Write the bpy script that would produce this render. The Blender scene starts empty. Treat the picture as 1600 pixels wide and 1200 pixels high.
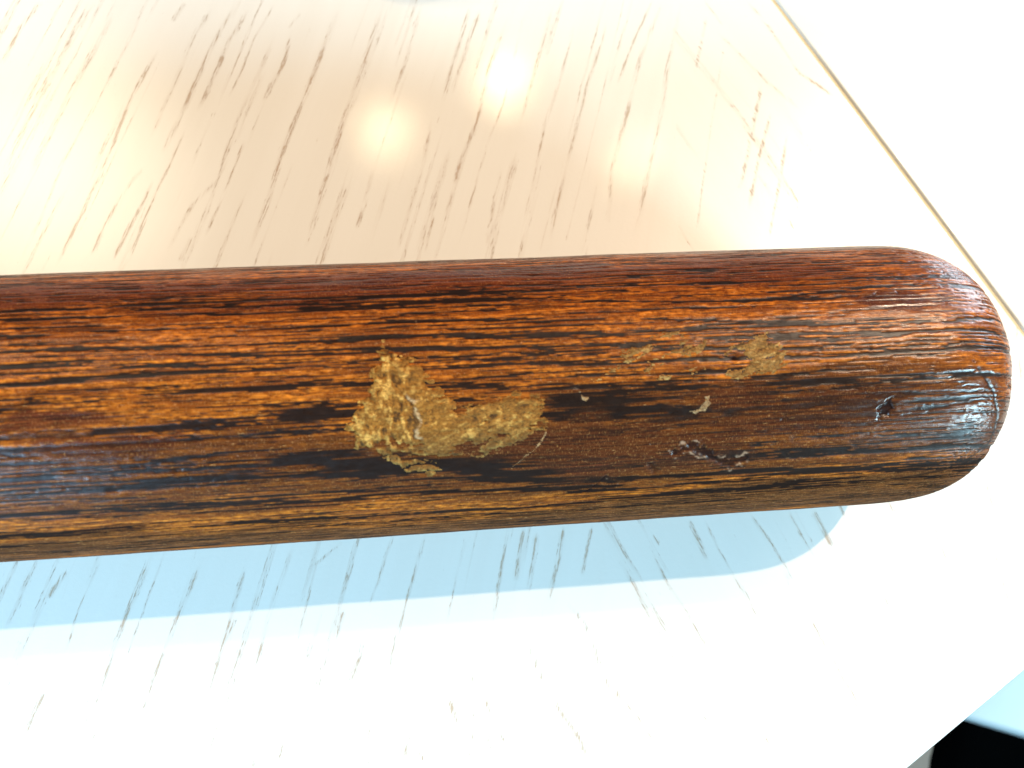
import bpy, math
import numpy as np
from mathutils import Vector, Matrix
S = bpy.context.scene
COL = S.collection
# ---------------------------------------------------------------- camera
cam_d = bpy.data.cameras.new('camera'); cam = bpy.data.objects.new('camera', cam_d); COL.objects.link(cam)
_r = Vector((0.98878154, -0.07876442, 0.12691427)); _u = Vector((0.04738082, 0.97118134, 0.23358482)); _f = Vector((0.14165494, 0.22495105, -0.9640181))
M = Matrix((_r, _u, -_f)).transposed().to_4x4(); M.translation = (-0.16858, -0.0465, 0.23804)
cam.matrix_world = M
cam_d.angle = math.radians(62); cam_d.clip_start = 0.01; cam_d.clip_end = 60
cam_d.dof.use_dof = True; cam_d.dof.focus_distance = 0.215; cam_d.dof.aperture_fstop = 16
S.camera = cam
# ---------------------------------------------------------------- world, lamps, exposure
W = bpy.data.worlds.new('World'); S.world = W; W.use_nodes = True
W.node_tree.nodes['Background'].inputs[0].default_value = (0.62, 0.80, 1.0, 1)
W.node_tree.nodes['Background'].inputs[1].default_value = 0.13
S.view_settings.view_transform = 'Standard'; S.view_settings.look = 'None'; S.view_settings.exposure = 0.0; S.view_settings.gamma = 1
try: S.view_settings.use_curve_mapping = False
except Exception: pass
def lamp(name, d, dist, target, power, color, shape='DISK', sx=0.03, sy=0.03):
    l = bpy.data.lights.new(name, 'AREA'); l.shape = shape; l.size = sx
    if shape in ('RECTANGLE', 'ELLIPSE'): l.size_y = sy
    l.energy = power; l.color = color
    o = bpy.data.objects.new(name, l); COL.objects.link(o)
    v = Vector(d).normalized(); o.location = Vector(target) + v*dist
    o.rotation_euler = v.to_track_quat('Z', 'Y').to_euler()
    return o
lamp('key_window_lamp', (0.67, 0.35, 1.0), 2.2, (-0.1, 0, 0), 34, (1.0, 0.75, 0.52), 'DISK', 0.03)
lamp('second_window_lamp', (0.68, 0.50, 1.0), 2.2, (-0.1, 0, 0), 9, (1.0, 0.80, 0.60), 'DISK', 0.05)
lamp('right_window_lamp', (0.60, 0.40, 0.74), 1.5, (-0.01, 0.07, 0), 3.6, (1.0, 0.92, 0.80), 'RECTANGLE', 0.8, 0.8)
lamp('left_window_lamp', (-0.68, -0.70, 0.44), 0.9, (-0.20, 0, 0), 21, (0.38, 0.70, 1.0), 'RECTANGLE', 0.16, 0.16)
lamp('front_window_lamp', (0.75, -0.57, 0.36), 0.8, (-0.02, 0, 0), 9.5, (0.50, 0.84, 1.0), 'RECTANGLE', 0.2, 0.1)
lamp('back_window_lamp', (0.80, 0.58, 0.18), 1.2, (-0.03, 0, 0), 8, (0.75, 0.88, 1.0), 'RECTANGLE', 0.4, 0.25)
lamp('corner_window_lamp', (-0.36, 0.46, 0.85), 1.5, (-0.28, 0.08, 0), 6.5, (1.0, 0.94, 0.72), 'RECTANGLE', 0.75, 0.8)
def soften(o):
    """a curtained window: bright in the middle, fading out to its edges"""
    l = o.data; l.use_nodes = True; t = l.node_tree; em = t.nodes['Emission']
    g = t.nodes.new('ShaderNodeNewGeometry'); sub = t.nodes.new('ShaderNodeVectorMath'); sub.operation = 'SUBTRACT'; sub.inputs[1].default_value = (.5, .5, 0)
    ln = t.nodes.new('ShaderNodeVectorMath'); ln.operation = 'LENGTH'
    m = t.nodes.new('ShaderNodeMapRange'); m.interpolation_type = 'SMOOTHSTEP'
    for i, v in ((1, .0), (2, .5), (3, 4.2), (4, 0.0)): m.inputs[i].default_value = v
    t.links.new(g.outputs['Parametric'], sub.inputs[0]); t.links.new(sub.outputs[0], ln.inputs[0]); t.links.new(ln.outputs['Value'], m.inputs[0]); t.links.new(m.outputs[0], em.inputs['Strength'])
for o in bpy.data.objects:
    if o.name in ('right_window_lamp', 'corner_window_lamp'): soften(o)
def bulb(name, p, d, dist, power):
    l = bpy.data.lights.new(name, 'POINT'); l.energy = power; l.color = (1.0, 0.82, 0.5); l.shadow_soft_size = 0.022
    o = bpy.data.objects.new(name, l); COL.objects.link(o); o.location = Vector(p) + Vector(d).normalized()*dist
bulb('pendant_lamp', (-0.167, 0.089, 0), (0.01, 0.50, 0.87), 1.2, 1.1)
bulb('pendant_lamp', (-0.128, 0.107, 0), (0.14, 0.54, 0.83), 1.2, 1.9)
bulb('pendant_lamp', (-0.090, 0.081, 0), (0.28, 0.45, 0.85), 1.2, 0.6)
# ---------------------------------------------------------------- traced marks (mm on the table; mm along and degrees round the barrel)
RINGS = {"a":[[-245.8,29.2],[-215.0,30.6],[-182.7,30.3],[-168.9,29.7],[-141.1,30.3],[-111.9,31.0],[-89.3,30.9],[-58.1,30.5]],"b":[[-245.2,24.7],[-214.6,24.6],[-182.6,24.5],[-169.0,25.9],[-141.4,26.4],[-113.2,21.7],[-91.1,20.5],[-59.5,24.6]],"c":[[-244.4,16.9],[-214.1,17.5],[-182.6,16.2],[-169.2,17.3],[-142.1,16.5],[-114.0,14.3],[-92.5,11.2],[-62.7,8.1]],"d":[[-243.8,10.3],[-213.8,10.1],[-182.6,9.8],[-169.3,10.5],[-142.5,9.2],[-114.6,8.5],[-93.1,6.4],[-63.4,3.6]],"e":[[-243.5,5.4],[-213.7,7.2],[-182.7,6.1],[-169.4,6.0],[-142.8,4.1],[-115.1,2.5],[-93.7,-0.4],[-63.9,-1.7]],"f":[[-243.2,-1.0],[-213.6,-0.1],[-182.7,0.3],[-169.6,-0.5],[-143.1,-2.2],[-115.5,-4.1],[-94.0,-4.1],[-64.1,-3.2]],"g":[[-243.2,-9.1],[-213.6,-7.3],[-182.8,-5.0],[-169.8,-6.8],[-143.4,-9.7],[-115.9,-12.6],[-94.5,-14.2],[-64.7,-13.7]],"h":[[-243.5,-19.5],[-213.9,-17.9],[-183.1,-15.6],[-170.1,-17.7],[-143.6,-21.3],[-116.0,-21.4],[-94.5,-22.8],[-64.7,-23.4]],"i":[[-243.7,-23.1],[-214.2,-23.8],[-183.3,-22.2],[-170.2,-23.9],[-143.7,-25.5],[-116.0,-23.8],[-94.5,-24.5],[-64.4,-28.5]],"j":[[-244.6,-33.4],[-214.6,-31.2],[-183.7,-33.2],[-170.6,-36.2],[-143.6,-43.5],[-115.4,-42.0],[-93.7,-40.2],[-63.1,-42.2]],"k":[[-245.2,-38.3],[-215.1,-37.0],[-184.0,-39.4],[-170.7,-41.5],[-143.6,-46.8],[-114.9,-49.7],[-92.7,-49.4],[-61.4,-52.0]],"l":[[-246.9,-50.3],[-216.2,-48.5],[-184.6,-51.5],[-170.9,-50.0],[-143.4,-52.0],[-114.4,-55.0],[-92.1,-54.0],[-61.0,-53.8]],"m":[[-248.8,-60.7],[-217.4,-59.2],[-185.2,-63.2],[-171.2,-63.0],[-142.9,-64.4],[-113.8,-61.0],[-91.3,-59.6],[-59.5,-60.7]]}
PATCH = [[-169.4,8.0],[-170.7,4.8],[-170.0,0.3],[-172.0,-3.0],[-171.9,-6.5],[-173.6,-11.7],[-175.8,-16.0],[-176.6,-19.8],[-177.6,-22.8],[-176.1,-25.2],[-176.2,-29.2],[-174.1,-30.2],[-171.8,-31.7],[-171.2,-34.7],[-168.4,-38.1],[-165.8,-41.4],[-161.8,-42.1],[-158.7,-40.7],[-155.5,-40.5],[-152.8,-37.2],[-149.6,-37.6],[-145.5,-34.1],[-141.9,-30.7],[-139.2,-28.5],[-136.4,-26.9],[-135.4,-25.0],[-137.1,-21.1],[-136.3,-16.5],[-138.0,-13.2],[-142.1,-12.1],[-145.3,-14.1],[-148.5,-15.0],[-151.6,-15.5],[-154.6,-18.7],[-155.1,-15.2],[-157.3,-13.1],[-157.7,-10.8],[-159.8,-8.3],[-160.5,-5.1],[-161.8,-1.9],[-163.5,0.6],[-166.0,3.4],[-168.2,5.0]]
HOLES = [[[-170.8,-27.4],[-168.6,-26.4],[-163.8,-29.3],[-161.6,-29.1],[-164.3,-31.7],[-170.4,-30.6]],[[-156.3,-30.9],[-152.7,-28.8],[-148.2,-27.6],[-144.6,-28.4],[-148.3,-30.4],[-151.0,-32.7],[-155.5,-34.3]],[[-168.3,-32.9],[-163.0,-32.7],[-159.1,-35.2],[-152.8,-34.7],[-155.5,-38.2],[-165.3,-38.1]]]
RIDGE = [[-164.5,-12.1],[-163.4,-14.1],[-162.9,-18.0],[-163.2,-22.6],[-163.1,-27.3]]
SMEARS = [[[-126.3,-9.9],[-124.5,-7.4],[-121.2,-6.0],[-119.2,-2.9],[-119.5,-0.5],[-116.5,2.1],[-113.5,3.9],[-111.5,3.0],[-112.8,1.0],[-115.8,-1.6],[-117.9,-3.9],[-120.3,-7.2],[-123.2,-8.6]],[[-113.4,5.7],[-109.5,6.7],[-105.6,7.7],[-104.2,5.9],[-107.6,6.0],[-110.6,5.1],[-112.5,4.6]],[[-109.4,-0.6],[-107.5,1.9],[-104.1,3.3],[-100.2,2.8],[-99.7,0.9],[-101.5,-0.7],[-104.4,-1.3],[-107.3,-1.4]],[[-115.4,-6.4],[-113.2,-4.2],[-110.2,-2.0],[-109.6,-3.3],[-111.4,-6.0],[-113.8,-7.5]],[[-113.3,-11.7],[-112.0,-9.5],[-109.1,-8.7],[-108.7,-10.1],[-110.7,-11.6]],[[-104.4,-9.1],[-102.8,-6.6],[-100.8,-5.6],[-100.7,-7.6],[-102.5,-9.9]],[[-95.9,-1.7],[-93.8,1.5],[-90.5,3.1],[-85.6,7.2],[-85.5,2.7],[-82.5,-1.3],[-82.2,-7.4],[-85.5,-9.8],[-90.4,-10.8],[-95.8,-11.8],[-96.3,-8.9],[-92.7,-7.4],[-90.9,-5.2],[-92.3,-1.4],[-94.3,-1.2]]]
CRESCENT = [[-104.8,-22.9],[-102.5,-21.9],[-101.2,-19.9],[-101.5,-17.5],[-100.2,-17.3],[-100.2,-20.4],[-101.2,-23.1],[-103.7,-23.6]]
CHIP = [[-129.4,-13.0],[-128.4,-13.2],[-128.1,-15.2],[-127.2,-15.8],[-127.4,-17.8],[-128.0,-17.0],[-128.7,-15.4]]
SCRATCH = [[-144.3,-43.3],[-142.8,-40.2],[-141.0,-37.2],[-138.7,-34.2],[-137.3,-31.2],[-136.4,-27.9]]
ARC = [[-122.5,-48.0],[-123.5,-51.1],[-124.8,-54.0],[-127.0,-57.0]]
RIM = [[-36.2,-12.2],[-31.7,-21.7],[-28.7,-33.9],[-28.4,-47.2],[-33.0,-52.3],[-40.7,-57.3],[-51.5,-60.4]]
GOUGE = [[-107.6,-39.6],[-106.1,-37.5],[-103.7,-36.8],[-101.6,-39.4],[-98.9,-42.0],[-95.6,-45.9],[-93.1,-45.7],[-91.0,-44.0]]
GOUGE2 = [[-112.9,-44.2],[-111.2,-47.6]]
HOLE = [[-57.4,-22.8],[-58.4,-24.8],[-59.5,-26.1],[-60.3,-29.0]]
PITS = [[-94.3,-3.6,2.2,0.9],[-149.8,8.5,2.2,0.5],[-179.5,10.1,2.4,0.5],[-185.6,-8.4,2.2,0.5],[-211.6,-34.8,2.2,0.6],[-224.9,-41.2,2,0.5],[-112.3,-46.3,1.8,0.7],[-83.2,-28.3,1.0,0.8],[-129.0,-11.8,1.6,0.6],[-51.7,21.5,0.9,0.7],[-57.4,21.0,0.8,0.7],[-62.5,-2.3,1,0.6],[-65.0,-2.9,1.2,0.6],[-151.7,0.4,1.4,0.5],[-136.0,40.2,1.6,0.5],[-53.7,-7.2,1,0.5],[-37.4,-9.0,0.9,0.7],[-46.2,-13.2,0.7,0.6],[-48.7,-28.6,1.4,0.5],[-63.5,-9.9,1.2,0.5]]
BLOTCH = [[-165.3,-38.4,31.7,2.3,1],[-175.8,-36.6,10.0,2.3,0.9],[-143.6,-45.0,10.0,2.5,0.9],[-184.1,-15.8,10.0,1.8,0.9],[-177.7,-15.2,5.0,1.7,0.8],[-187.3,-32.8,16.7,1.5,0.9],[-128.4,-12.1,9.2,2.3,0.8],[-121.6,-19.0,15.0,1.5,0.9],[-114.5,-13.0,15.0,1.2,0.8],[-116.0,-21.4,13.3,1.7,0.8],[-94.5,-24.5,25.0,2.0,0.6],[-67.7,-24.4,26.7,2.0,0.75],[-67.5,-28.2,20.0,1.0,0.8],[-79.7,-12.9,15.0,1.2,0.7],[-43.9,-43.0,8.3,2.3,0.7],[-38.6,-39.5,3.3,4.2,0.6],[-69.3,-51.6,23.3,1.2,0.6],[-123.7,-48.5,13.3,1.5,0.6],[-131.3,-20.0,5.0,3.3,0.6],[-205.2,-38.1,16.7,1.3,0.7],[-228.8,-40.5,20.0,1.3,0.6],[-206.3,-51.0,25.0,0.8,0.7],[-237.2,-49.3,16.7,1.0,0.5],[-50.6,-27.2,10.0,1.7,0.6],[-210.9,-30.0,10.0,0.8,0.8],[-93.7,-0.4,8.3,0.8,0.5],[-114.1,-4.9,10.0,0.8,0.6],[-135.7,8.7,6.7,0.8,0.6],[-95.7,9.2,13.3,1.0,0.5],[-53.1,-1.0,15.0,1.0,0.4],[-73.9,4.9,8.3,1.0,0.5],[-80.7,10.3,8.3,1.0,0.4]]
VARN = [[-125.7,-35.4,15.0,8.3],[-114.4,-33.9,6.7,5.0],[-234.0,-15.2,10.0,4.2],[-223.9,-25.1,13.3,3.3],[-64.8,-21.0,15.0,2.7],[-53.3,16.9,13.3,3.0],[-145.9,43.1,33.3,2.3],[-174.3,38.9,13.3,2.0],[-130.8,47.1,20.0,1.7],[-79.6,-28.4,31.7,3.7],[-107.1,-37.3,18.3,5.7],[-94.5,-18.5,10.0,3.3],[-143.7,-30.9,11.7,5.0]]
FWD = [[[-266.7,134.5],[-272.5,124.5],[-277.1,111.6]],[[-251.2,134.8],[-258.9,118.2],[-266.9,99.1],[-275.3,75.8]],[[-253.1,134.7],[-260.6,116.0],[-268.2,99.1]],[[-236.4,133.9],[-241.7,120.5],[-247.7,105.4],[-252.7,93.9],[-258.4,81.6],[-263.7,63.8],[-269.7,48.6]],[[-225.2,134.7],[-229.3,127.3]],[[-232.5,118.4],[-234.3,115.1],[-240.0,102.2],[-245.8,84.5],[-250.3,71.5],[-254.2,61.7],[-259.7,48.3]],[[-216.6,133.7],[-222.3,123.0],[-226.8,109.8],[-231.3,98.0],[-234.8,87.5]],[[-236.4,79.3],[-240.7,73.3],[-246.5,61.5],[-250.5,50.9]],[[-209.9,135.0],[-215.7,123.0],[-221.3,108.7],[-225.8,96.9],[-231.1,83.4]],[[-233.7,75.2],[-237.0,66.2],[-240.4,59.4],[-244.5,49.8]],[[-206.1,132.2],[-211.9,122.0],[-217.6,106.5],[-221.7,96.9]],[[-198.4,134.6],[-205.3,120.9],[-210.1,106.6],[-212.9,101.2]],[[-224.9,91.6],[-229.3,79.2],[-233.6,69.2],[-240.2,49.7]],[[-190.6,131.3],[-194.6,125.5]],[[-198.5,123.2],[-204.5,107.7],[-210.2,93.7],[-215.7,75.0],[-222.9,67.0],[-229.8,52.3]],[[-193.7,123.3],[-195.8,114.3],[-202.7,100.1]],[[-207.5,88.4],[-213.9,70.8],[-219.3,56.9]],[[-222.9,57.0],[-226.3,49.3]],[[-178.8,132.7],[-185.2,115.5],[-192.4,95.8],[-197.3,83.0],[-201.2,68.6],[-206.9,51.6]],[[-164.7,136.4],[-170.4,117.9],[-174.8,105.6],[-179.1,92.5],[-183.3,79.7],[-186.5,68.3],[-191.5,51.2]],[[-152.5,136.6],[-158.7,114.6],[-165.4,97.9]],[[-170.6,77.5],[-173.5,66.0],[-176.6,57.9]],[[-137.2,134.5],[-143.5,115.8],[-148.6,98.9]],[[-151.8,94.5],[-155.7,78.3],[-160.2,64.7],[-164.7,50.5]],[[-134.1,133.4],[-140.4,117.0],[-145.4,102.3]],[[-124.9,131.2],[-132.5,113.6],[-138.0,93.4],[-143.8,80.3],[-148.7,64.5],[-152.4,51.2]],[[-153.2,62.5],[-156.3,50.3]],[[-119.6,132.5],[-129.5,98.9],[-134.4,87.9],[-140.6,69.6],[-146.7,51.0]],[[-109.7,136.2],[-116.9,114.9],[-125.0,91.1]],[[-131.1,78.0],[-135.2,63.2],[-138.0,50.8]],[[-102.7,131.5],[-110.2,108.0],[-116.9,91.1],[-122.8,69.3],[-128.3,50.5]],[[-92.0,130.5],[-100.8,108.0],[-106.6,91.0],[-115.2,64.9],[-118.4,52.3]],[[-75.8,138.1],[-85.6,119.8],[-91.5,105.8]],[[-72.7,136.9],[-82.8,116.3],[-89.3,96.6],[-96.9,75.4],[-99.7,58.2]],[[-66.0,137.0],[-73.0,116.4],[-77.3,98.9],[-82.6,81.9],[-92.2,52.7]],[[-57.7,132.3],[-65.0,110.5]],[[-52.9,122.6],[-61.2,94.2],[-68.8,66.2],[-72.7,52.2]],[[-42.3,107.1],[-48.4,88.4],[-55.7,68.2]],[[-40.6,96.5],[-47.6,79.3],[-53.4,62.6]],[[-36.3,88.3],[-42.8,68.0],[-48.6,51.6]],[[-260.4,-30.7],[-263.9,-39.3],[-267.6,-48.4]],[[-253.3,-34.5],[-257.7,-41.4]],[[-244.8,-31.5],[-249.9,-44.4],[-253.3,-55.9]],[[-232.1,-31.6],[-235.9,-39.1],[-238.1,-46.2],[-241.1,-54.6],[-243.2,-62.2],[-246.0,-69.6],[-248.8,-76.8]],[[-233.2,-34.4],[-236.6,-43.1],[-239.3,-48.5],[-241.8,-55.4]],[[-219.1,-33.0],[-222.3,-40.2],[-226.3,-49.6],[-229.3,-57.2],[-233.1,-67.0],[-235.2,-76.7]],[[-208.5,-36.3],[-212.7,-50.7],[-215.9,-61.6],[-219.0,-70.7]],[[-211.0,-50.0],[-214.3,-56.2]],[[-196.0,-32.1],[-201.2,-45.1],[-204.6,-56.2],[-207.1,-64.0]],[[-182.9,-32.2],[-190.2,-37.6],[-193.0,-47.4],[-195.7,-57.8]],[[-180.1,-37.6],[-183.8,-46.5]],[[-188.5,-48.6],[-192.5,-59.7],[-196.0,-71.3],[-199.4,-81.8],[-201.1,-87.7]],[[-169.5,-31.5],[-173.4,-41.5],[-177.2,-50.4]],[[-183.5,-50.3],[-186.2,-57.8]],[[-178.3,-57.7],[-179.8,-62.4],[-183.0,-70.9]],[[-160.9,-32.1],[-165.0,-43.8],[-169.0,-56.0],[-172.9,-67.9]],[[-149.5,-32.9],[-152.8,-43.1],[-156.6,-56.2]],[[-137.8,-32.0],[-140.3,-41.4],[-144.1,-56.5]],[[-133.3,-31.9],[-137.2,-46.8]],[[-129.8,-33.5],[-133.9,-50.5]],[[-122.4,-32.2],[-124.1,-40.9],[-128.8,-52.6]],[[-114.1,-32.8],[-118.3,-46.6]],[[-265.1,-60.2],[-267.8,-66.8]],[[-256.1,-62.6],[-259.6,-68.3],[-261.5,-74.8]]]
BWD = [[[-58.0,138.4],[-52.6,128.7]],[[-43.2,138.7],[-36.7,128.9],[-28.2,110.7],[-16.1,101.2]],[[-55.1,126.2],[-40.0,107.1],[-30.3,97.6]],[[-30.5,138.9],[-23.1,120.4],[-17.0,109.5]],[[-23.5,139.1],[-11.6,126.7],[-6.3,110.8]],[[-13.1,131.7],[-4.8,119.4],[2.3,101.2]],[[-85.9,-32.9],[-81.8,-45.0]],[[-81.2,-33.3],[-77.7,-42.6],[-74.1,-50.9],[-71.1,-56.5],[-69.2,-62.7]],[[-67.5,-32.4],[-62.8,-40.0],[-59.1,-47.6],[-57.2,-54.0]],[[-55.7,-32.3],[-52.1,-40.8],[-49.3,-47.4]],[[-47.8,-32.8],[-43.8,-44.2]],[[-39.5,-31.5],[-37.7,-38.1]],[[-107.7,-42.1],[-103.9,-49.5],[-101.2,-57.5],[-96.8,-67.2],[-92.5,-76.1],[-88.4,-86.4],[-83.9,-93.4],[-81.1,-99.3]],[[-98.1,-39.3],[-94.6,-49.3],[-90.9,-56.6],[-86.5,-65.6],[-81.0,-72.9],[-77.5,-80.8]],[[-124.2,-52.2],[-118.7,-59.4],[-116.0,-68.9],[-114.1,-75.7],[-109.3,-81.1],[-106.3,-85.5],[-102.6,-92.3],[-99.8,-98.2]],[[-135.7,-61.4],[-132.2,-71.6],[-127.8,-81.0],[-123.3,-88.6],[-120.6,-96.0]],[[-151.8,-68.2],[-147.3,-77.5],[-143.1,-88.2]],[[-158.8,-70.8],[-154.5,-83.2]],[[-165.6,-87.5],[-164.1,-90.8]],[[-71.8,-92.1],[-69.9,-98.1]],[[-49.3,-75.7],[-45.0,-83.8]],[[-96.8,-36.7],[-95.3,-39.5]]]
JOIN = [[-85.8,137.9],[-95.6,106.9],[-104.8,78.8],[-113.3,53.3]]
# ---------------------------------------------------------------- helpers
rng = np.random.default_rng(7)
def vnoise(x, y, seed):
    r = np.random.default_rng(seed); T = r.random((256, 256)).astype(np.float32)
    xi = np.floor(x).astype(np.int64); yi = np.floor(y).astype(np.int64)
    fx = (x-xi).astype(np.float32); fy = (y-yi).astype(np.float32)
    fx = fx*fx*(3-2*fx); fy = fy*fy*(3-2*fy)
    a = T[xi & 255, yi & 255]; b = T[(xi+1) & 255, yi & 255]; c = T[xi & 255, (yi+1) & 255]; d = T[(xi+1) & 255, (yi+1) & 255]
    return (a*(1-fx)+b*fx)*(1-fy) + (c*(1-fx)+d*fx)*fy
def fbm(x, y, seed, n=4):
    s = 0; a = 1; t = 0
    for i in range(n):
        s = s + a*vnoise(x*2**i+17.3*i, y*2**i+9.1*i, seed+i); t += a; a *= .55
    return s/t                       # about 0.5 mean
def sst(a, b, x):
    t = np.clip((x-a)/(b-a), 0, 1); return t*t*(3-2*t)
def seg_dist(px, py, pts, reach):
    """distance from points to a polyline, evaluated only near it; also the fraction run along it"""
    d = np.full(px.shape, 1e3, np.float32); fr = np.zeros(px.shape, np.float32)
    P = np.array(pts, float); L = np.hypot(*(P[1:]-P[:-1]).T); tot = max(L.sum(), 1e-6); acc = 0
    for (ax, ay), (bx, by), l in zip(P[:-1], P[1:], L):
        m = (px > min(ax, bx)-reach) & (px < max(ax, bx)+reach) & (py > min(ay, by)-reach) & (py < max(ay, by)+reach)
        if m.any():
            X = px[m]; Y = py[m]; t = np.clip(((X-ax)*(bx-ax)+(Y-ay)*(by-ay))/max(l*l, 1e-9), 0, 1)
            dd = np.hypot(X-ax-t*(bx-ax), Y-ay-t*(by-ay)); o = d[m]; ff = fr[m]; w = dd < o
            ff[w] = ((acc+t*l)/tot)[w]; fr[m] = ff; d[m] = np.minimum(o, dd)
        acc += l
    return d, fr
def poly_sd(px, py, pts, reach):
    """signed distance to a closed polygon, positive inside"""
    d, _ = seg_dist(px, py, list(pts)+[pts[0]], reach)
    ins = np.zeros(px.shape, bool); n = len(pts)
    P = np.array(pts, float); m = (px > P[:, 0].min()) & (px < P[:, 0].max()) & (py > P[:, 1].min()) & (py < P[:, 1].max())
    X = px[m]; Y = py[m]; r = np.zeros(X.shape, bool)
    for i in range(n):
        x1, y1 = P[i]; x2, y2 = P[(i+1) % n]
        if y1 != y2: r ^= ((y1 > Y) != (y2 > Y)) & (X < (x2-x1)*(Y-y1)/(y2-y1)+x1)
    ins[m] = r
    return np.where(ins, d, -d)
def make_mesh(name, V, F, attrs=None, smooth=True):
    me = bpy.data.meshes.new(name)
    V = np.asarray(V, np.float32); F = np.asarray(F, np.int32)
    me.vertices.add(len(V)); me.vertices.foreach_set('co', V.ravel())
    me.loops.add(F.size); me.loops.foreach_set('vertex_index', F.ravel())
    me.polygons.add(len(F)); me.polygons.foreach_set('loop_start', np.arange(0, F.size, F.shape[1], dtype=np.int32))
    me.update(calc_edges=True)
    for k, a in (attrs or {}).items():
        at = me.attributes.new(k, 'FLOAT', 'POINT'); at.data.foreach_set('value', np.asarray(a, np.float32).ravel())
    if smooth: me.polygons.foreach_set('use_smooth', np.ones(len(F), bool))
    me.update(); return me
def link(name, me, mat, parent=None):
    o = bpy.data.objects.new(name, me); COL.objects.link(o)
    if mat: me.materials.append(mat)
    if parent: o.parent = parent
    return o
def thing(name, label, cat, loc=(0, 0, 0), rz=0, group=None):
    o = bpy.data.objects.new(name, None); COL.objects.link(o); o.location = loc; o.rotation_euler = (0, 0, rz)
    o['label'] = label; o['category'] = cat; o.empty_display_size = .02
    if group: o['group'] = group
    return o
class NT:
    def __init__(s, name):
        s.m = bpy.data.materials.new(name); s.m.use_nodes = True; s.t = s.m.node_tree
        s.b = s.t.nodes['Principled BSDF']
    def n(s, t, **k):
        o = s.t.nodes.new(t)
        for a, v in k.items(): setattr(o, a, v)
        return o
    def put(s, sock, v):
        if hasattr(v, 'is_output'): s.t.links.new(v, sock)
        else: sock.default_value = v
    def attr(s, name): return s.n('ShaderNodeAttribute', attribute_name=name).outputs['Fac']
    def math(s, op, a, b=0.0, c=0.0):
        o = s.n('ShaderNodeMath', operation=op); s.put(o.inputs[0], a); s.put(o.inputs[1], b); s.put(o.inputs[2], c); return o.outputs[0]
    def xyz(s, x, y, z=0.0):
        o = s.n('ShaderNodeCombineXYZ'); s.put(o.inputs[0], x); s.put(o.inputs[1], y); s.put(o.inputs[2], z); return o.outputs[0]
    def noise(s, vec, scale=1.0, detail=4, rough=.55):
        o = s.n('ShaderNodeTexNoise'); s.put(o.inputs['Vector'], vec); o.inputs['Scale'].default_value = scale
        o.inputs['Detail'].default_value = detail; o.inputs['Roughness'].default_value = rough; return o.outputs['Fac']
    def mr(s, v, a, b, c=0.0, d=1.0, smooth=True):
        o = s.n('ShaderNodeMapRange', interpolation_type='SMOOTHSTEP' if smooth else 'LINEAR')
        s.put(o.inputs[0], v); s.put(o.inputs[1], a); s.put(o.inputs[2], b); s.put(o.inputs[3], c); s.put(o.inputs[4], d); return o.outputs[0]
    def mix(s, f, a, b, mode='MIX'):
        o = s.n('ShaderNodeMix', data_type='RGBA', blend_type=mode); s.put(o.inputs[0], f)
        for i, v in ((6, a), (7, b)): s.put(o.inputs[i], v if hasattr(v, 'is_output') else (*v, 1))
        return o.outputs[2]
    def bump(s, h, dist, strength=1.0, prev=None):
        o = s.n('ShaderNodeBump'); s.put(o.inputs['Height'], h); o.inputs['Distance'].default_value = dist; o.inputs['Strength'].default_value = strength
        if prev: s.put(o.inputs['Normal'], prev)
        return o.outputs[0]
    def out(s, **k):
        for a, v in k.items(): s.put(s.b.inputs[a.replace('_', ' ')], v if (hasattr(v, 'is_output') or not isinstance(v, tuple)) else (*v, 1))
        return s.m
def simple(name, col, rough=.5, var=.1, scale=60, spec=.5):
    t = NT(name); g = t.n('ShaderNodeTexCoord').outputs['Object']; nz = t.noise(g, scale)
    c = t.mix(nz, tuple(v*(1-var) for v in col), tuple(v*(1+var) for v in col))
    return t.out(Base_Color=c, Roughness=rough, Specular_IOR_Level=spec, Normal=t.bump(nz, .0004, .5))
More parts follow.
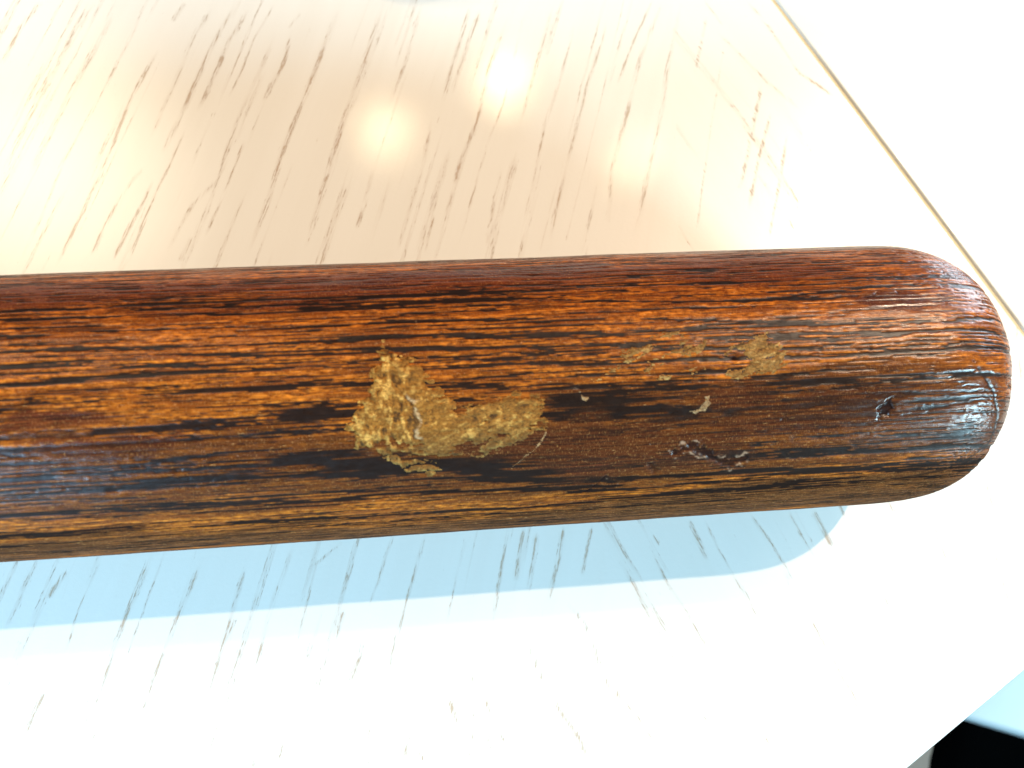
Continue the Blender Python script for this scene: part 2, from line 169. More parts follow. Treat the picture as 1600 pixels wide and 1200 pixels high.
# ---------------------------------------------------------------- table
PSI = math.radians(28.4); E = np.array((math.cos(PSI), math.sin(PSI))); N = np.array((-math.sin(PSI), math.cos(PSI)))
ORG = np.array((-0.0317, -0.1053))                       # a point of the table's front edge
def loc(x, y): d = np.array((x, y))-ORG; return d@E, d@N
SEAM_T = 0.5*(loc(-.0317, .1389)[0]+loc(.0324, .0167)[0])   # the seam is square to the edge
def table_mat():
    t = NT('pale_oak_veneer')
    st = t.attr('streak'); ua = t.attr('u'); va = t.attr('v'); fa = t.attr('faint')
    def coords(su, sv): return t.xyz(t.math('MULTIPLY', ua, su), t.math('MULTIPLY', va, sv))
    pores = t.noise(coords(3400, 420), 1, 4, .7)          # short fine dashes
    pores2 = t.noise(coords(1900, 110), 1, 3, .6)
    broad = t.noise(coords(130, 6), 1, 3)
    thr = t.math('SUBTRACT', .655, t.math('MULTIPLY', st, .23))
    s = t.math('ADD', t.math('MULTIPLY', pores, .5), t.math('MULTIPLY', pores2, .5))
    dash = t.mr(s, thr, t.math('ADD', thr, .06))
    soft = t.math('MULTIPLY', t.mr(st, .10, .9), .30)
    dash = t.math('MAXIMUM', t.math('MULTIPLY', dash, .85), t.math('MULTIPLY', soft, t.mr(pores2, .36, .50)))
    fleck = t.math('MULTIPLY', t.mr(pores, .64, .76), t.math('MULTIPLY', fa, .45))
    d = t.math('MAXIMUM', dash, fleck)
    base = t.mix(broad, (.80, .74, .66), (.74, .67, .58))
    g = t.n('ShaderNodeTexCoord').outputs['Object']
    col = t.mix(d, base, (.46, .31, .20))
    speck = t.noise(g, 3200, 2, .6)
    b1 = t.bump(t.noise(g, 900, 3), .00003, .8); b2 = t.bump(speck, .000012, 1.0, b1); b3 = t.bump(t.math('MULTIPLY', d, -1.0), .00006, 1.0, b2)
    return t.out(Base_Color=col, Roughness=t.mr(d, 0, 1, .34, .6), Specular_IOR_Level=.45, Normal=b3, Coat_Weight=.9, Coat_Roughness=.03, Coat_Normal=t.bump(t.noise(g, 1700, 3, .8), .000013, 1.0))
M_TABLE = table_mat()
def axis_lines(a, b, d0, d1, step, coarse):
    v = list(np.arange(a, d0, coarse)) + list(np.arange(d0, d1, step)) + list(np.arange(d1, b, coarse)) + [b]
    v = np.array(v); keep = np.concatenate(([True], np.diff(v) > 1e-6)); return v[keep]
def fit_u(lines):
    """smooth grain coordinate whose level lines follow the traced streaks"""
    A = []; B = []
    basis = lambda x, y: np.stack([y, x*y, y*y, x*x*y, x*y*y], -1)
    for l in lines:
        P = np.array(l)/100.
        d = basis(P[1:, 0], P[1:, 1])-basis(P[:-1, 0], P[:-1, 1]); A.append(d); B.append(-(P[1:, 0]-P[:-1, 0]))
    A = np.concatenate(A); B = np.concatenate(B)
    k = np.linalg.solve(A.T@A+1e-3*np.eye(5), A.T@B)
    return lambda x, y: x*.001+np.clip(basis(x/100., y/100.)@k, -4, 4)*.1
uF = fit_u(FWD); uB = fit_u(BWD)
def panel(name, t0, t1, n0, n1, dt, dn, parent, thick=.028):
    T = axis_lines(t0, t1, *dt, .00045, .02) if dt else np.linspace(t0, t1, 24)
    Nn = axis_lines(n0, n1, *dn, .00045, .02) if dn else np.linspace(n0, n1, 24)
    bev = .0007
    T = np.unique(np.clip(T, t0+bev, t1-bev)); Nn = np.unique(np.clip(Nn, n0+bev, n1-bev))
    T = np.unique(np.concatenate([T, [t0+bev+.0004, t1-bev-.0004]])); Nn = np.unique(np.concatenate([Nn, [n0+bev+.0004, n1-bev-.0004]]))
    TT, NN = np.meshgrid(T, Nn, indexing='ij'); nt, nn = TT.shape
    X = ORG[0]+TT*E[0]+NN*N[0]; Y = ORG[1]+TT*E[1]+NN*N[1]
    x = X.ravel()*1000; y = Y.ravel()*1000
    st = np.zeros(x.shape, np.float32)
    if dt:
        wob = (fbm(x/12, y/12, 31)-.5)*.6; wob2 = (fbm(x/2.2, y/2.2, 35, 2)-.5)*.28
        for i, l in enumerate(FWD+BWD):
            r = np.random.default_rng(100+i); w = r.uniform(.45, 1.0); k = r.uniform(.7, 1.0)
            d, fr = seg_dist(x+wob+wob2, y, l, 5)
            tap = np.clip(np.minimum(fr, 1-fr)*6+.25, 0, 1)
            g = np.exp(-(d/w)**2)*k*tap*(.45+.75*fbm(x/5+i*7, y/6, 40+i % 5, 2))
            st = np.maximum(st, g)
        d, fr = seg_dist(x, y, JOIN, 4); st = np.maximum(st, np.exp(-(d/.3)**2)*.62)
    side = sst(-8, 8, x-(-117+.30*(y-100)*0) - (y > 40)*(38+.10*(y-40)) + (y < -10)*(-6))   # the cathedral's axis
    u = np.where(side > .5, uB(x, y), uF(x, y)) if dt else x*.001*.55+y*.001*.83
    v = np.where(side > .5, -y, y)*.001 if dt else y*.001
    faint = fbm(u*260, v*12, 77, 3)
    if dt:
        rows = sst(.62, .78, vnoise(u*620, v*3, 201))*sst(.42, .66, fbm(u*300, v*32, 205, 3))
        st = np.maximum(st, rows*.55)
    V = np.stack([X, Y, np.zeros_like(X)], -1).reshape(-1, 3)
    idx = np.arange(nt*nn).reshape(nt, nn)
    F = np.stack([idx[:-1, :-1], idx[1:, :-1], idx[1:, 1:], idx[:-1, 1:]], -1).reshape(-1, 4)
    # rounded rim, side faces, underside
    ring = np.concatenate([idx[:-1, 0], idx[-1, :-1], idx[:0:-1, -1], idx[0, :0:-1]])
    m = len(ring); P = V[ring].copy(); base = len(V); cen = V.mean(0); Vs = [V]; Fs = [F]
    tr = TT.ravel()[ring]; nr = NN.ravel()[ring]
    ot = np.where(np.isclose(tr, T[0]), -1, np.where(np.isclose(tr, T[-1]), 1, 0)); on = np.where(np.isclose(nr, Nn[0]), -1, np.where(np.isclose(nr, Nn[-1]), 1, 0))
    O = np.stack([ot*E[0]+on*N[0], ot*E[1]+on*N[1], np.zeros(m)], -1)
    prev = ring
    for off, z in ((.35, -.00012), (.75, -.0004), (1, -.0009), (1, -thick+.0009), (.2, -thick)):
        q = P+O*bev*off; q[:, 2] = z; Vs.append(q); cur = base+np.arange(m); base += m
        Fs.append(np.stack([prev, cur, np.roll(cur, -1), np.roll(prev, -1)], -1)); prev = cur
    F = np.concatenate(Fs); V = np.concatenate(Vs)
    pad = lambda a: np.concatenate([a, np.tile(a[ring], 5)])
    me = make_mesh(name, V, F, dict(streak=pad(st), u=pad(u), v=pad(v), faint=pad(faint)))
    bmid = [prev[0], prev[len(prev)//4], prev[len(prev)//2], prev[3*len(prev)//4]]
    return link(name, me, M_TABLE, parent)
def box(name, size, loc_, mat, parent, bevel=.002, rz=0):
    import bmesh
    bm = bmesh.new(); bmesh.ops.create_cube(bm, size=1)
    for v in bm.verts: v.co = Vector((v.co.x*size[0], v.co.y*size[1], v.co.z*size[2]))
    bmesh.ops.bevel(bm, geom=bm.edges[:], offset=bevel, segments=3, affect='EDGES', profile=.5)
    me = bpy.data.meshes.new(name); bm.to_mesh(me); bm.free()
    for p in me.polygons: p.use_smooth = True
    o = link(name, me, mat, parent); o.location = loc_; o.rotation_euler = (0, 0, rz); return o
table = thing('table', 'pale whitewashed oak veneer table under the dark wooden bat', 'table', (0, 0, 0))
GAP = .0011
panel('tabletop', -1.0, SEAM_T-GAP/2, 0, .75, (-.225, SEAM_T-GAP/2-.0001), (.0002, .355), table)
panel('table_leaf', SEAM_T+GAP/2, SEAM_T+.45, 0, .75, None, None, table)
M_SEAM = simple('seam_filler', (.62, .47, .27), .7, .15, 300)
mid = ORG+SEAM_T*E+.375*N
box('seam_strip', (.012, .745, .02), (mid[0], mid[1], -.0107), M_SEAM, table, .0005, PSI)
M_LEG = simple('table_leg_wood', (.6, .54, .46), .5, .08, 40)
for tt, nn in ((-.95, .05), (-.95, .70), (SEAM_T+.40, .05), (SEAM_T+.40, .70)):
    p = ORG+tt*E+nn*N; box('leg', (.05, .05, .715), (p[0], p[1], -.3885), M_LEG, table, .004, PSI)
shadow_disc = thing('shadow_disc', 'added grey disc just past the top of the frame, casting a soft shadow into it', 'shadow_disc', (-.146, .1688, 0))  # added disc out of view, only there to drop its shadow into frame
SHADOW_DISC_MAT = simple('shadow_disc_grey', (.25, .26, .26), .6, .1, 200)
# ---------------------------------------------------------------- bat
R0 = .0338; TIPX = -.0143; YC = -.0009; LD = .044; TAPER = .15
bat = thing('baseball_bat', 'dark brown stained wooden baseball bat, its worn rounded barrel lying across the pale table', 'baseball bat', (TIPX, YC, 0))
def rad(s):
    t = np.clip(1-s/LD, 0, 1); return R0*np.sqrt(np.maximum(1-t**4.4, 0))*(1-TAPER*s)
SB = .30
fine = np.concatenate([LD*np.linspace(0, 1, 4000)**3, np.linspace(LD, SB, 4000)[1:]]); fr_ = rad(fine)
arc = np.concatenate(([0], np.cumsum(np.hypot(np.diff(fine), np.diff(fr_))))); tot = arc[-1]
AL = np.arange(.0003, tot, .00027); Sg = np.interp(AL, arc, fine); Rg = rad(Sg)
aL = np.concatenate([np.arange(-112, 112, .43), np.arange(112, 248, 3.4)])
na = len(aL); ns = len(Sg); AR = np.radians(aL)
XX = (-AL+ (np.interp(LD, fine, arc)-LD))*1000 + TIPX*1000         # arc length, matched to x on the straight barrel
XX = np.broadcast_to(XX[:, None], (ns, na)).ravel(); AA = np.broadcast_to(aL[None, :], (ns, na)).ravel().astype(float)
Q = np.broadcast_to((Rg/(R0*(1-TAPER*Sg)))[:, None], (ns, na)).ravel()
AN = -24.
def xa(x):
    '''true x in mm to the arc coordinate used on the barrel'''
    return (np.interp(LD, fine, arc)-LD-np.interp(TIPX-x/1000., fine, arc))*1000+TIPX*1000
PITS = [[xa(p[0])]+p[1:] for p in PITS]; BLOTCH = [[xa(p[0])]+p[1:] for p in BLOTCH]; VARN = [[xa(p[0])]+p[1:] for p in VARN]
rk = sorted(RINGS.keys())
KM = R0*1000*math.pi/180                                       # degrees to mm around the barrel
def grain(x, a, seedo=0):
    """growth ring bands and pores at (x mm, angle deg): returns dark 0..1"""
    w = a*KM
    wob = (fbm(x/60, w/20, 3)-.5)*2.4+(fbm(x/11, w/4, 5, 2)-.5)*.30
    band = np.zeros(x.shape, np.float32)
    for i, k in enumerate(rk):
        P = np.array(sorted(RINGS[k])); wk = np.interp(x, P[:, 0], P[:, 1])*KM
        r = np.random.default_rng(i*3+1)
        th = (.62, .45, .6, .75, .6, .7, .9, .9, .6, 1.25, .8, .9, .7)[i]*.82
        dd = w-wk+wob*.5; th = th*(.45+1.0*vnoise(x/16, np.full_like(x, i*5.1), 11+i))
        g = np.where(dd > 0, np.exp(-(dd/(th*.7))**2), np.exp(-(dd/(th*1.7))**2))
        g = g*sst(.08, .42, vnoise(x/22+3*i, np.full_like(x, 2.2), 60+i)+.2)
        band = np.maximum(band, g)
    # finer rings between, closer together toward the sides
    ph = w/1.25+(w/17.)**2*np.sign(w+14)*1.3+wob*.7
    sec = (.5+.5*np.cos(ph*2*math.pi))**2*sst(.30, .62, fbm(x/26, w/2.0, 19, 2))
    fib = fbm(x/24., w/.60+wob*2, 23, 4); fib2 = fbm(x/8.0, w/.33, 27, 3); fl = fbm(x/60., w/1.0+wob, 29, 3)
    side = sst(28, 62, np.abs(a+4))
    hf = fbm(x/1.3, w/.35, 33, 2)
    p2 = w/.95+3.2*fbm(x/75, w/6, 41, 2)+.25*fib; thin = np.exp(-((p2-np.round(p2))/.14)**2)*sst(.30, .55, fbm(x/19, w/.95, 43, 3))
    p3 = w/.55+2.2*fbm(x/60, w/5, 45, 2); thin3 = np.exp(-((p3-np.round(p3))/.2)**2)*sst(.42, .62, fbm(x/9, w/.7, 47, 3))
    lev = .025+thin*.44+thin3*.28+band*.46+sec*(.24+.22*side)+(fib-.5)*1.3+(fl-.5)*.6+(fib2-.5)*1.0+(hf-.5)*.30
    dark = sst(.33, .50, lev)
    return dark, fib, fl, band
def both(f, x, a, q):
    """on the straight barrel use the angle itself; on the dome follow the growth rings through the wood"""
    ar = np.radians(a); rho = np.clip(q*np.cos(ar-math.radians(AN)), -1, 1); dl = np.degrees(np.arccos(rho))
    st = np.degrees(np.arcsin(np.clip(q*np.sin(ar), -1, 1))); st = np.where(np.abs(a) > 90, np.sign(a)*(180-np.abs(st)), st)
    wu = 1.0
    hi = (AN+dl)*(1-wu)+st*wu; lo = AN-dl
    sel = np.ones_like(a)
    straight = q > .9995
    hi = np.where(straight, a, hi); lo = np.where(straight, a, lo); sel = np.where(straight, 1, sel)
    H = f(x, hi); m = sel < .999
    if m.any():
        L = f(x[m], lo[m]); H = list(H)
        for i in range(len(H)):
            h = H[i]; h[m] = h[m]*sel[m]+L[i]*(1-sel[m])
    return H
Q2 = 1-(1-Q)*.85
dark, fib, fl, band = both(grain, XX, AA, Q2)
WW = AA*KM
J = (fbm(XX/1.6, WW/1.1, 51, 3)-.5); J2 = (fbm(XX/1.4+40, WW/1.4, 55, 3)-.5)
def tp(pts): return [(xa(p[0]), p[1]*KM) for p in pts]
blot = np.zeros(XX.shape, np.float32)
fl2 = fbm(XX/11., WW/.45, 91, 3)
for x, a, hx, hw, s in BLOTCH:
    e = ((XX-x)/hx)**2+((WW-a*KM+(XX-x)*-.02)/hw)**2
    blot = np.maximum(blot, np.exp(-e*.9)*s)
dark = np.maximum(dark, sst(.30, .62, blot*.95+(fl2-.5)*1.5+(fib-.5)*.7)*sst(.05, .3, blot))
varn = np.zeros(XX.shape, np.float32)
for x, a, hx, hw in VARN:
    varn = np.maximum(varn, np.exp(-(((XX-x)/hx)**2+((WW-a*KM)/hw)**2)))
varn = sst(.25, .7, varn+(fbm(XX/5, WW/3, 95, 3)-.5)*.8)
dark = dark*(1-.35*varn)
# dents, pits, gouge
d, fr = seg_dist(XX+J*.5, WW+J2*.5, tp(RIM), 3); dark = np.maximum(dark, np.exp(-(d/.45)**2)*.9)
dep = np.zeros(XX.shape, np.float32); hole = np.zeros(XX.shape, np.float32); chip = np.zeros(XX.shape, np.float32)
def dig(d, w, depth, h=1.0, jit=.5):
    global dep, hole
    g = np.exp(-(np.maximum(d+J*jit, 0)/w)**2); dep = np.maximum(dep, g*depth); hole = np.maximum(hole, sst(.35, .8, g)*h)
for x, a, rr, s in PITS:
    d = np.hypot((XX-x)/1.35+J*.9, (WW-a*KM)*1.25+J2*.9); dig(d, rr*.33, .00035*s, s, .3)
hx, hw = np.mean(tp(HOLE), 0); ex = (XX-hx)*.62+(WW-hw)*.78; ew = (WW-hw)*.62-(XX-hx)*.78
dig(np.maximum(np.hypot(ex/2.3, ew/1.35)+J*1.2+J2*1.0-.85, 0)*1.6, .34, .00055, 1, 0)
d, fr = seg_dist(XX+J*.5, WW+J2*.5, tp(ARC), 5); dig(d, .32, .0003, .9, .3)
d, fr = seg_dist(XX+J*2.6, WW+J2*2.4, tp(GOUGE), 6); dig(np.maximum(d-.3+J2*1.4, 0), .42, .00032, .8, .9)
chip = np.maximum(chip, np.exp(-((np.where(d < 5, d, 9)-1.25)/.22)**2)*sst(.48, .66, fbm(XX/2, WW/1.2, 71, 2))*(WW < -20))
d, fr = seg_dist(XX+J*1.2, WW+J2*1.2, tp(GOUGE2), 5); dig(d, .8, .0004, .5, .9)
for k in range(240):                                          # small dings over the whole barrel
    x = rng.uniform(-290, -25); a = rng.uniform(-85, 85); rr = rng.uniform(.10, .34)
    m = (np.abs(XX-x) < 4) & (np.abs(WW-a*KM) < 4)
    g = np.exp(-((((XX[m]-x)/rng.uniform(.8, 2.5))**2+(WW[m]-a*KM)**2)/rr**2)); s = rng.uniform(.2, .8)
    dep[m] = np.maximum(dep[m], g*.00018*s); hole[m] = np.maximum(hole[m], sst(.4, .9, g)*s*.7)
    if k % 3 == 0: chip[m] = np.maximum(chip[m], np.exp(-((XX[m]-x-.5)**2+(WW[m]-a*KM-.4)**2)/(rr*.6)**2)*s)
relief = dark*(.00010+.00014*sst(-70, -20, XX))+(fib-.5)*.00010-(fbm(XX/22, WW/11, 81, 2)-.5)*.0005-(fbm(XX/4.5, WW/1.3, 85, 3)-.5)*.00013-(fbm(XX/1.1, WW/.8, 87, 2)-.5)*.00005
off = -(relief*(1-.6*sst(50, 75, np.abs(AA)))+dep)
back = sst(100, 118, np.abs(AA)) ; back = np.where(AA > 180, 1, back); off = off*(1-back)
def barrel_pos(off):
    ang = np.radians(AA); r = np.broadcast_to(Rg[:, None], (ns, na)).ravel(); s = np.broadcast_to(Sg[:, None], (ns, na)).ravel()
    dr = np.gradient(fr_, fine); sl = np.interp(Sg, fine, dr); sl = np.clip(sl, -.2, 60)
    ny = 1/np.sqrt(1+sl**2); nx = sl/np.sqrt(1+sl**2)             # outward normal of the profile
    NX = np.broadcast_to(nx[:, None], (ns, na)).ravel(); NR = np.broadcast_to(ny[:, None], (ns, na)).ravel()
    rr = r+off*NR; x = -s+off*NX
    return np.stack([x, rr*np.sin(ang), R0-TAPER*R0*s*1.0+rr*np.cos(ang)], -1)
V = barrel_pos(off); idx = np.arange(ns*na).reshape(ns, na)
F = np.stack([idx[:-1], np.roll(idx[:-1], -1, 1), np.roll(idx[1:], -1, 1), idx[1:]], -1).reshape(-1, 4)
Vb = np.concatenate([V, [[0, 0, R0]]]); tipi = len(V)
r0 = idx[0]; cap = np.stack([r0, np.full(na, tipi), np.full(na, tipi), np.roll(r0, -1)], -1)
cap2 = np.stack([r0[0:-1:2], np.full(len(r0[0:-1:2]), tipi), r0[(np.arange(2, na+1, 2) % na)][:len(r0[0:-1:2])], r0[1::2][:len(r0[0:-1:2])]], -1)
F = np.concatenate([F, cap2])
# colour fields of the stain, with a painted sheen on the upper edge
stain = sst(.30, .72, np.exp(-((AA+36)/19)**2)*.88+np.exp(-((AA+20)/17)**2)*.55*sst(-150, -110, XX)*sst(-20, -50, XX)+(fbm(XX/22, WW/3.2, 111, 4)-.5)*1.1)
tone = fbm(XX/40, WW/5., 101, 3)
red = sst(.25, .75, np.exp(-((AA-38)/12)**2)*.9*sst(-35, -90, XX)+varn*.7+(tone-.5)*1.3)
olive = sst(.35, .8, sst(38, 80, -AA-2+(tone-.5)*40)*.8+sst(46, 64, AA)*.85+sst(-75, -20, XX)*.35+(tone-.5)*.6)  # olive lower side; the upper-edge term paints grazing sheen as grey-brown
apx = lambda a: np.concatenate([a, a[:1]])
def bat_mat():
    t = NT('stained_ash_wood')
    x = t.attr('gx'); w = t.attr('gw'); dk = t.attr('dark'); rd = t.attr('red'); ol = t.attr('olive'); hl = t.attr('hole'); ch = t.attr('chip'); vn = t.attr('varnish')
    c = lambda a, b: t.xyz(t.math('MULTIPLY', x, a), t.math('MULTIPLY', w, b))
    f1 = t.noise(c(.16, 5.0), 1, 4, .65); f2 = t.noise(c(.5, 1.2), 1, 4, .6); f3 = t.noise(c(.05, .9), 1, 3, .6); ray = t.noise(c(4.5, 1.2), 1, 3, .6)
    mot = t.noise(c(.22, .8), 1, 5, .7); fine_ = t.noise(c(.13, 3.2), 1, 5, .75)
    og = t.mix(t.mr(f2, .3, .7), (.16, .028, .003), (.76, .205, .018)); og = t.mix(t.mr(f3, .35, .65), og, (.20, .045, .007))
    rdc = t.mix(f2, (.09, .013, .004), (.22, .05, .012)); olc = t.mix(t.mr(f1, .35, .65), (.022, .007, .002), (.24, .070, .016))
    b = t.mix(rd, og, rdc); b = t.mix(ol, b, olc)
    b = t.mix(t.math('MULTIPLY', vn, .45), b, (.06, .014, .009))
    b = t.mix(t.math('MULTIPLY', t.attr('stain'), .78), b, t.mix(f1, (.020, .006, .004), (.13, .034, .008)))
    b = t.mix(t.math('MULTIPLY', t.mr(fine_, .47, .60), .75), b, t.mix(.8, b, (.018, .006, .003)))
    b = t.mix(t.math('MULTIPLY', t.mr(mot, .50, .66), .60), b, (.045, .012, .005))
    b = t.mix(t.math('MULTIPLY', t.mr(ray, .54, .72), .35), b, (.62, .27, .075))
    lite = t.noise(c(.5, 2.8), 1, 4, .75)
    b = t.mix(t.math('MULTIPLY', t.mr(lite, .60, .72), .55), b, (.80, .40, .14))
    blk = t.mix(f1, (.004, .003, .003), (.020, .009, .005))
    b = t.mix(t.math('MULTIPLY', dk, .98), b, blk)
    b = t.mix(t.math('MULTIPLY', ch, .7), b, (.42, .24, .14))
    b = t.mix(t.math('MULTIPLY', hl, .9), b, (.012, .004, .003))
    n1 = t.bump(t.noise(c(.3, 4.5), 1, 5, .7), .000035, 1.0); n2 = t.bump(t.noise(c(1.6, 2.6), 1, 5, .7), .000034, .9, n1)
    ro = t.math('ADD', t.mr(t.noise(c(.4, .7), 1, 4, .6), .3, .7, .15, .27), t.math('MULTIPLY', dk, .12))
    ro = t.math('SUBTRACT', ro, t.math('MULTIPLY', vn, .06)); dry = t.math('MAXIMUM', t.attr('dry'), hl); ro = t.math('ADD', ro, t.math('MULTIPLY', dry, .4))
    return t.out(Base_Color=b, Roughness=ro, Specular_IOR_Level=t.mr(dry, 0, 1, t.mr(x, -75, -35, .17, .34), .03), Coat_Weight=t.math('MULTIPLY', vn, .15), Coat_Roughness=.18, Normal=n2)
M_BAT = bat_mat()
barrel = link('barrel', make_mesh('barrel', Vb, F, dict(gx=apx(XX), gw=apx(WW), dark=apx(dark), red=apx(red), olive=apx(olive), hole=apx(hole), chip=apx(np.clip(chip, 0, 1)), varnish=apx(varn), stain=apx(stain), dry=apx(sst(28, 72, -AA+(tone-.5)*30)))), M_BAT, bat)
# handle and knob, beyond the left of the frame
def lathe(name, prof, mat, parent, seg=72, s0=SB):
    P = np.array(prof); nn = len(P); th = np.linspace(0, 2*math.pi, seg, endpoint=False); cz = R0-TAPER*R0*SB
    zc = cz+0*P[:, 0]
    Vv = np.stack([np.repeat(-P[:, 0], seg), (P[:, 1:2]*np.sin(th)).ravel(), np.repeat(zc, seg)+(P[:, 1:2]*np.cos(th)).ravel()], -1)
    ii = np.arange(nn*seg).reshape(nn, seg); Ff = np.stack([ii[:-1], np.roll(ii[:-1], -1, 1), np.roll(ii[1:], -1, 1), ii[1:]], -1).reshape(-1, 4)
    gx = np.repeat(-P[:, 0]*1000, seg); gw = np.tile((((np.degrees(th)+180) % 360)-180)*KM, nn)
    return link(name, make_mesh(name, Vv, Ff, dict(gx=gx, gw=gw, dark=sst(.5, .7, fbm(gx/12, gw/.8, 23, 3)), red=fbm(gx/40, gw/5, 4), olive=0*gx, hole=0*gx, chip=0*gx, varnish=0*gx)), mat, parent)
rb = float(rad(np.array([SB]))[0])
ss = np.linspace(SB, .80, 60); k_ = sst(SB+.02, .62, ss); lathe('handle', list(zip(ss, rb*(1-k_)+.0125*k_+.0025*sst(.76, .80, ss))), M_BAT, bat)
lathe('knob', [(.80, .0152), (.806, .020), (.812, .0245), (.820, .0255), (.828, .0235), (.832, .018), (.834, .009), (.8345, .0005)], M_BAT, bat)
# ---- pale residue on the barrel, each its own part
def residue_mat(name, lo, mid_, hi):
    t = NT(name); x = t.attr('gx'); w = t.attr('gw'); cr = t.attr('crest'); tn = t.attr('thin')
    c = lambda a, b: t.xyz(t.math('MULTIPLY', x, a), t.math('MULTIPLY', w, b))
    n1 = t.noise(c(1.1, 1.1), 1, 5, .75); n2 = t.noise(c(.28, .28), 1, 3); n3 = t.noise(c(3.5, 3.5), 1, 4, .75)
    k = t.math('ADD', t.math('MULTIPLY', cr, .62), t.math('MULTIPLY', t.math('ADD', n1, n3), .19))
    b = t.mix(t.mr(k, .31, .43), lo, mid_); b = t.mix(t.mr(k, .50, .64), b, hi)
    b = t.mix(t.math('MULTIPLY', t.mr(n2, .42, .62), .5), b, tuple(v*.62 for v in mid_))
    b = t.mix(t.math('MULTIPLY', tn, .62), b, (.11, .062, .022))
    b = t.mix(t.math('MULTIPLY', t.attr('pale'), .9), b, t.mix(n3, (.36, .19, .07), (.85, .54, .28)))
    n4 = t.noise(c(.75, 1.25), 1, 4, .7); ck = t.math('ABSOLUTE', t.math('SUBTRACT', n4, .5)); ck = t.mr(ck, 0.0, .022, 1.0, 0.0)
    b = t.mix(t.math('MULTIPLY', ck, .8), b, (.045, .018, .006))
    n5 = t.noise(c(.35, .9), 1, 3, .6); b = t.mix(t.math('MULTIPLY', t.mr(n5, .52, .64), .55), b, tuple(v*.45 for v in mid_))
    nn = t.bump(n1, .00035, .9); nn = t.bump(n3, .0002, .9, nn); nn = t.bump(t.math('MULTIPLY', ck, -1.0), .0002, .8, nn)
    return t.out(Base_Color=b, Roughness=.65, Specular_IOR_Level=.1, Normal=nn)
M_RES = residue_mat('dried_residue', (.09, .034, .008), (.37, .135, .018), (.74, .36, .075))
M_SME = residue_mat('thin_residue', (.10, .04, .01), (.33, .14, .03), (.50, .25, .07))
M_SCR = residue_mat('bare_scratch', (.16, .07, .03), (.38, .20, .08), (.52, .32, .15))
al_ = (XX*.86+WW*.5); ac_ = (WW*.86-XX*.5)
cr1 = fbm(al_/1.9, ac_/.55, 121, 4)*.62+.38*fbm(XX/1.1, WW/.8, 123, 4); cr2 = fbm(XX/.8, WW/1.2, 125, 4)
wl = sst(-160, -166, XX); crest = cr1*(1-wl)+cr2*wl; crest = np.clip((crest-.5)*1.5+.5, 0, 1)
thinf = sst(-22, -34, AA)*.8+.25*sst(-160, -150, XX)
def patch(name, field, height, mat, label=None, pale=None, rough=1.0, coverage=0.0):
    cov = field+((J+J2)*1.3+(crest-.5)*1.1+(fib-.5)*1.2)*rough
    m = cov > 0; g = m.reshape(ns, na)
    fm = g[:-1, :-1] | g[1:, :-1] | g[1:, 1:] | g[:-1, 1:]
    fm = fm & (np.abs(aL[:-1]) < 100)[None, :]
    I, K = np.nonzero(fm)
    if len(I) == 0: return None
    Fq = np.stack([idx[I, K], idx[I, K+1], idx[I+1, K+1], idx[I+1, K]], -1)
    used, inv = np.unique(Fq.ravel(), return_inverse=True)
    h = np.where(m, height*sst(0, .9, cov)*(.35+1.3*crest)+.00003, -.00006)
    P = barrel_pos(off+h)[used]
    me = make_mesh(name, P, inv.reshape(-1, 4), dict(gx=XX[used], gw=WW[used], crest=crest[used], thin=thinf[used]*(mat is M_RES), pale=(pale if pale is not None else np.zeros_like(XX))[used]))
    o = link(name, me, mat, bat)
    if label: o['label'] = label
    return o
sd = poly_sd(XX, WW, tp(PATCH), 12)
thin = sst(.0, .5, fbm(XX/5, (WW+XX*.35)/1.3, 131, 3)-.40)
hs = np.zeros_like(sd)
for h in HOLES: hs = np.maximum(hs, np.clip(poly_sd(XX, WW, tp(h), 4)+1.0, 0, 1.6))
lowr = sst(-28, -36, AA)*1.1
rd_, fr = seg_dist(XX+J*3.0, WW+J2*1.5, tp(RIDGE), 4)
crk, _f = seg_dist(XX+.75+J*2.2, WW+J2*1.5, tp(RIDGE), 4); crest = crest*(1-.9*np.exp(-(crk/.33)**2))
patch('residue_patch', np.minimum(sd, 2.2)+.25-hs*1.4-lowr*(1-thin*2)*.9-sst(-160, -152, XX)*sst(.46, .60, cr1)*1.3-sst(.56, .66, fbm(XX/2.6, WW/.7, 141, 3))*1.3, .00034, M_RES, 'golden tan dried residue patch with ragged edges', np.exp(-(rd_/.38)**2)*sst(.3, .5, fbm(XX/.8, WW/.9, 161, 3)))
for sm in SMEARS:
    f = np.minimum(poly_sd(XX, WW, tp(sm), 5), 1.4)
    tex = sst(.40, .62, fbm((XX+WW*1.3)/3.5, (WW-XX*.45)/.6, 151, 3))
    patch('residue_smear', f*1.0+.30-(1-tex)*1.1-dark*.45, .00018, M_SME)
patch('wood_chip', poly_sd(XX, WW, tp(CRESCENT), 5)-.05, .0002, M_SCR, rough=.4)
patch('wood_chip', poly_sd(XX, WW, tp(CHIP), 5)-.1, .00025, M_SCR, rough=.5)
d, fr = seg_dist(XX, WW, tp(SCRATCH), 4)
patch('scratch', .02+.22*fr-d, .00010, M_SCR, rough=.16)
# lay the tapering barrel flat on the table top
bat.rotation_euler = (0, 0, 0)
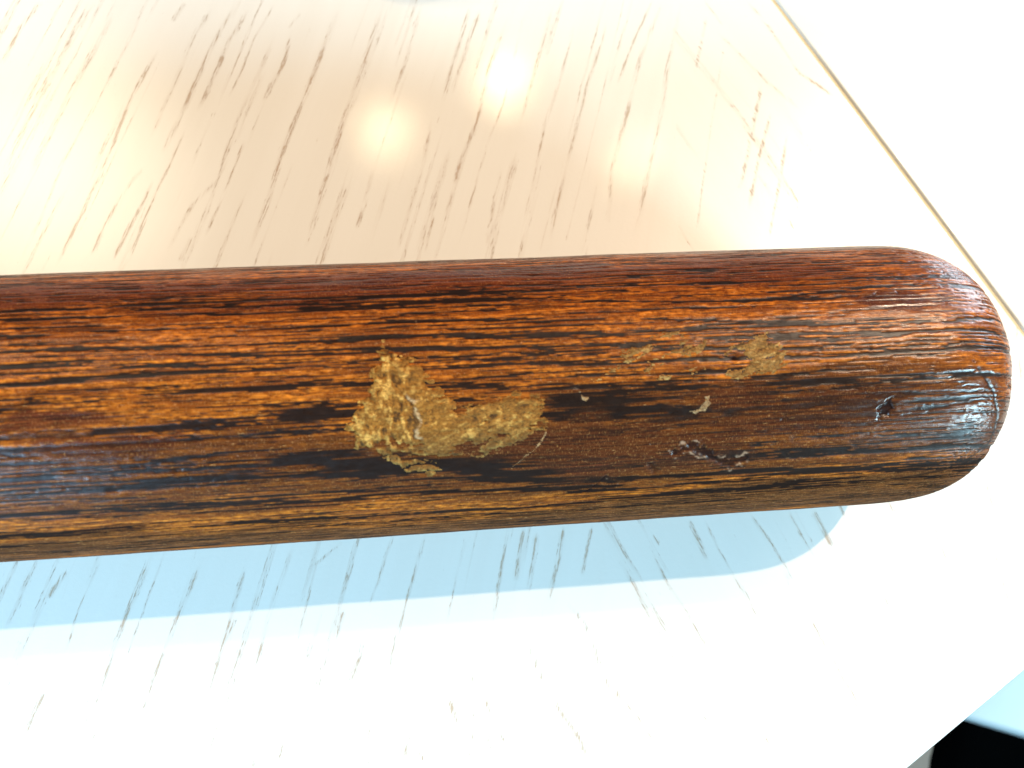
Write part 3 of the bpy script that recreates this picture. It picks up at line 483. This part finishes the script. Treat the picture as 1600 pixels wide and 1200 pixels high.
# ---------------------------------------------------------------- beyond the table edge
M_WHITE = simple('white_painted_board', (.30, .36, .37), .4, .04, 30)
M_BLACK = simple('black_fabric', (.0012, .0012, .0012), 1.0, .2, 300, 0.0)
M_FLOOR = simple('beige_floor_boards', (.72, .55, .40), .6, .12, 12)
fl_me = make_mesh('floor', [(-3, -3, -.75), (3, -3, -.75), (3, 3, -.75), (-3, 3, -.75)], [(0, 1, 2, 3)], smooth=False)
floor = link('floor', fl_me, M_FLOOR); floor['kind'] = 'structure'
bench = thing('bench', 'pale blue-white bench seen beyond the lower right table corner', 'bench', (0, 0, -.75))
bd = math.atan2(-.014, .037)
def along(p, d, t, n): return (p[0]+math.cos(d)*t-math.sin(d)*n, p[1]+math.sin(d)*t+math.cos(d)*n)
c = along((.204, -.162), bd, .28, .19)
box('seat', (.62, .38, .022), (c[0], c[1], .75-.311), M_WHITE, bench, .004, bd)
for a_, b_ in ((.0, .03), (.56, .03), (.0, .35), (.56, .35)):
    p = along((.204, -.162), bd, a_, b_); box('leg', (.03, .03, .428), (p[0], p[1], .214), M_WHITE, bench, .003, bd)
stool = thing('stool', 'black stool with rounded seat in the dark gap below the table corner', 'stool', (.46, -.30, -.75))
import bmesh
def disc(name, r, z0, z1, mat, parent, bev=.012, seg=48):
    bm = bmesh.new(); bmesh.ops.create_cone(bm, cap_ends=True, segments=seg, radius1=r, radius2=r, depth=z1-z0)
    bmesh.ops.bevel(bm, geom=[e for e in bm.edges if len(e.link_faces) == 2 and abs(e.verts[0].co.z-e.verts[1].co.z) < 1e-6], offset=bev, segments=4, affect='EDGES', profile=.5)
    me = bpy.data.meshes.new(name); bm.to_mesh(me); bm.free()
    for p in me.polygons: p.use_smooth = True
    o = link(name, me, mat, parent); o.location = (0, 0, (z0+z1)/2); return o
disc('seat', .215, .26, .31, M_BLACK, stool, .02)
disc('shadow_disc_body', .028, 0, .015, SHADOW_DISC_MAT, shadow_disc, .0015, 64)
for k in range(4):
    a_ = math.pi/4+k*math.pi/2; o = disc('leg', .014, 0, .262, M_BLACK, stool, .002, 16); o.location.x = .15*math.cos(a_); o.location.y = .15*math.sin(a_)
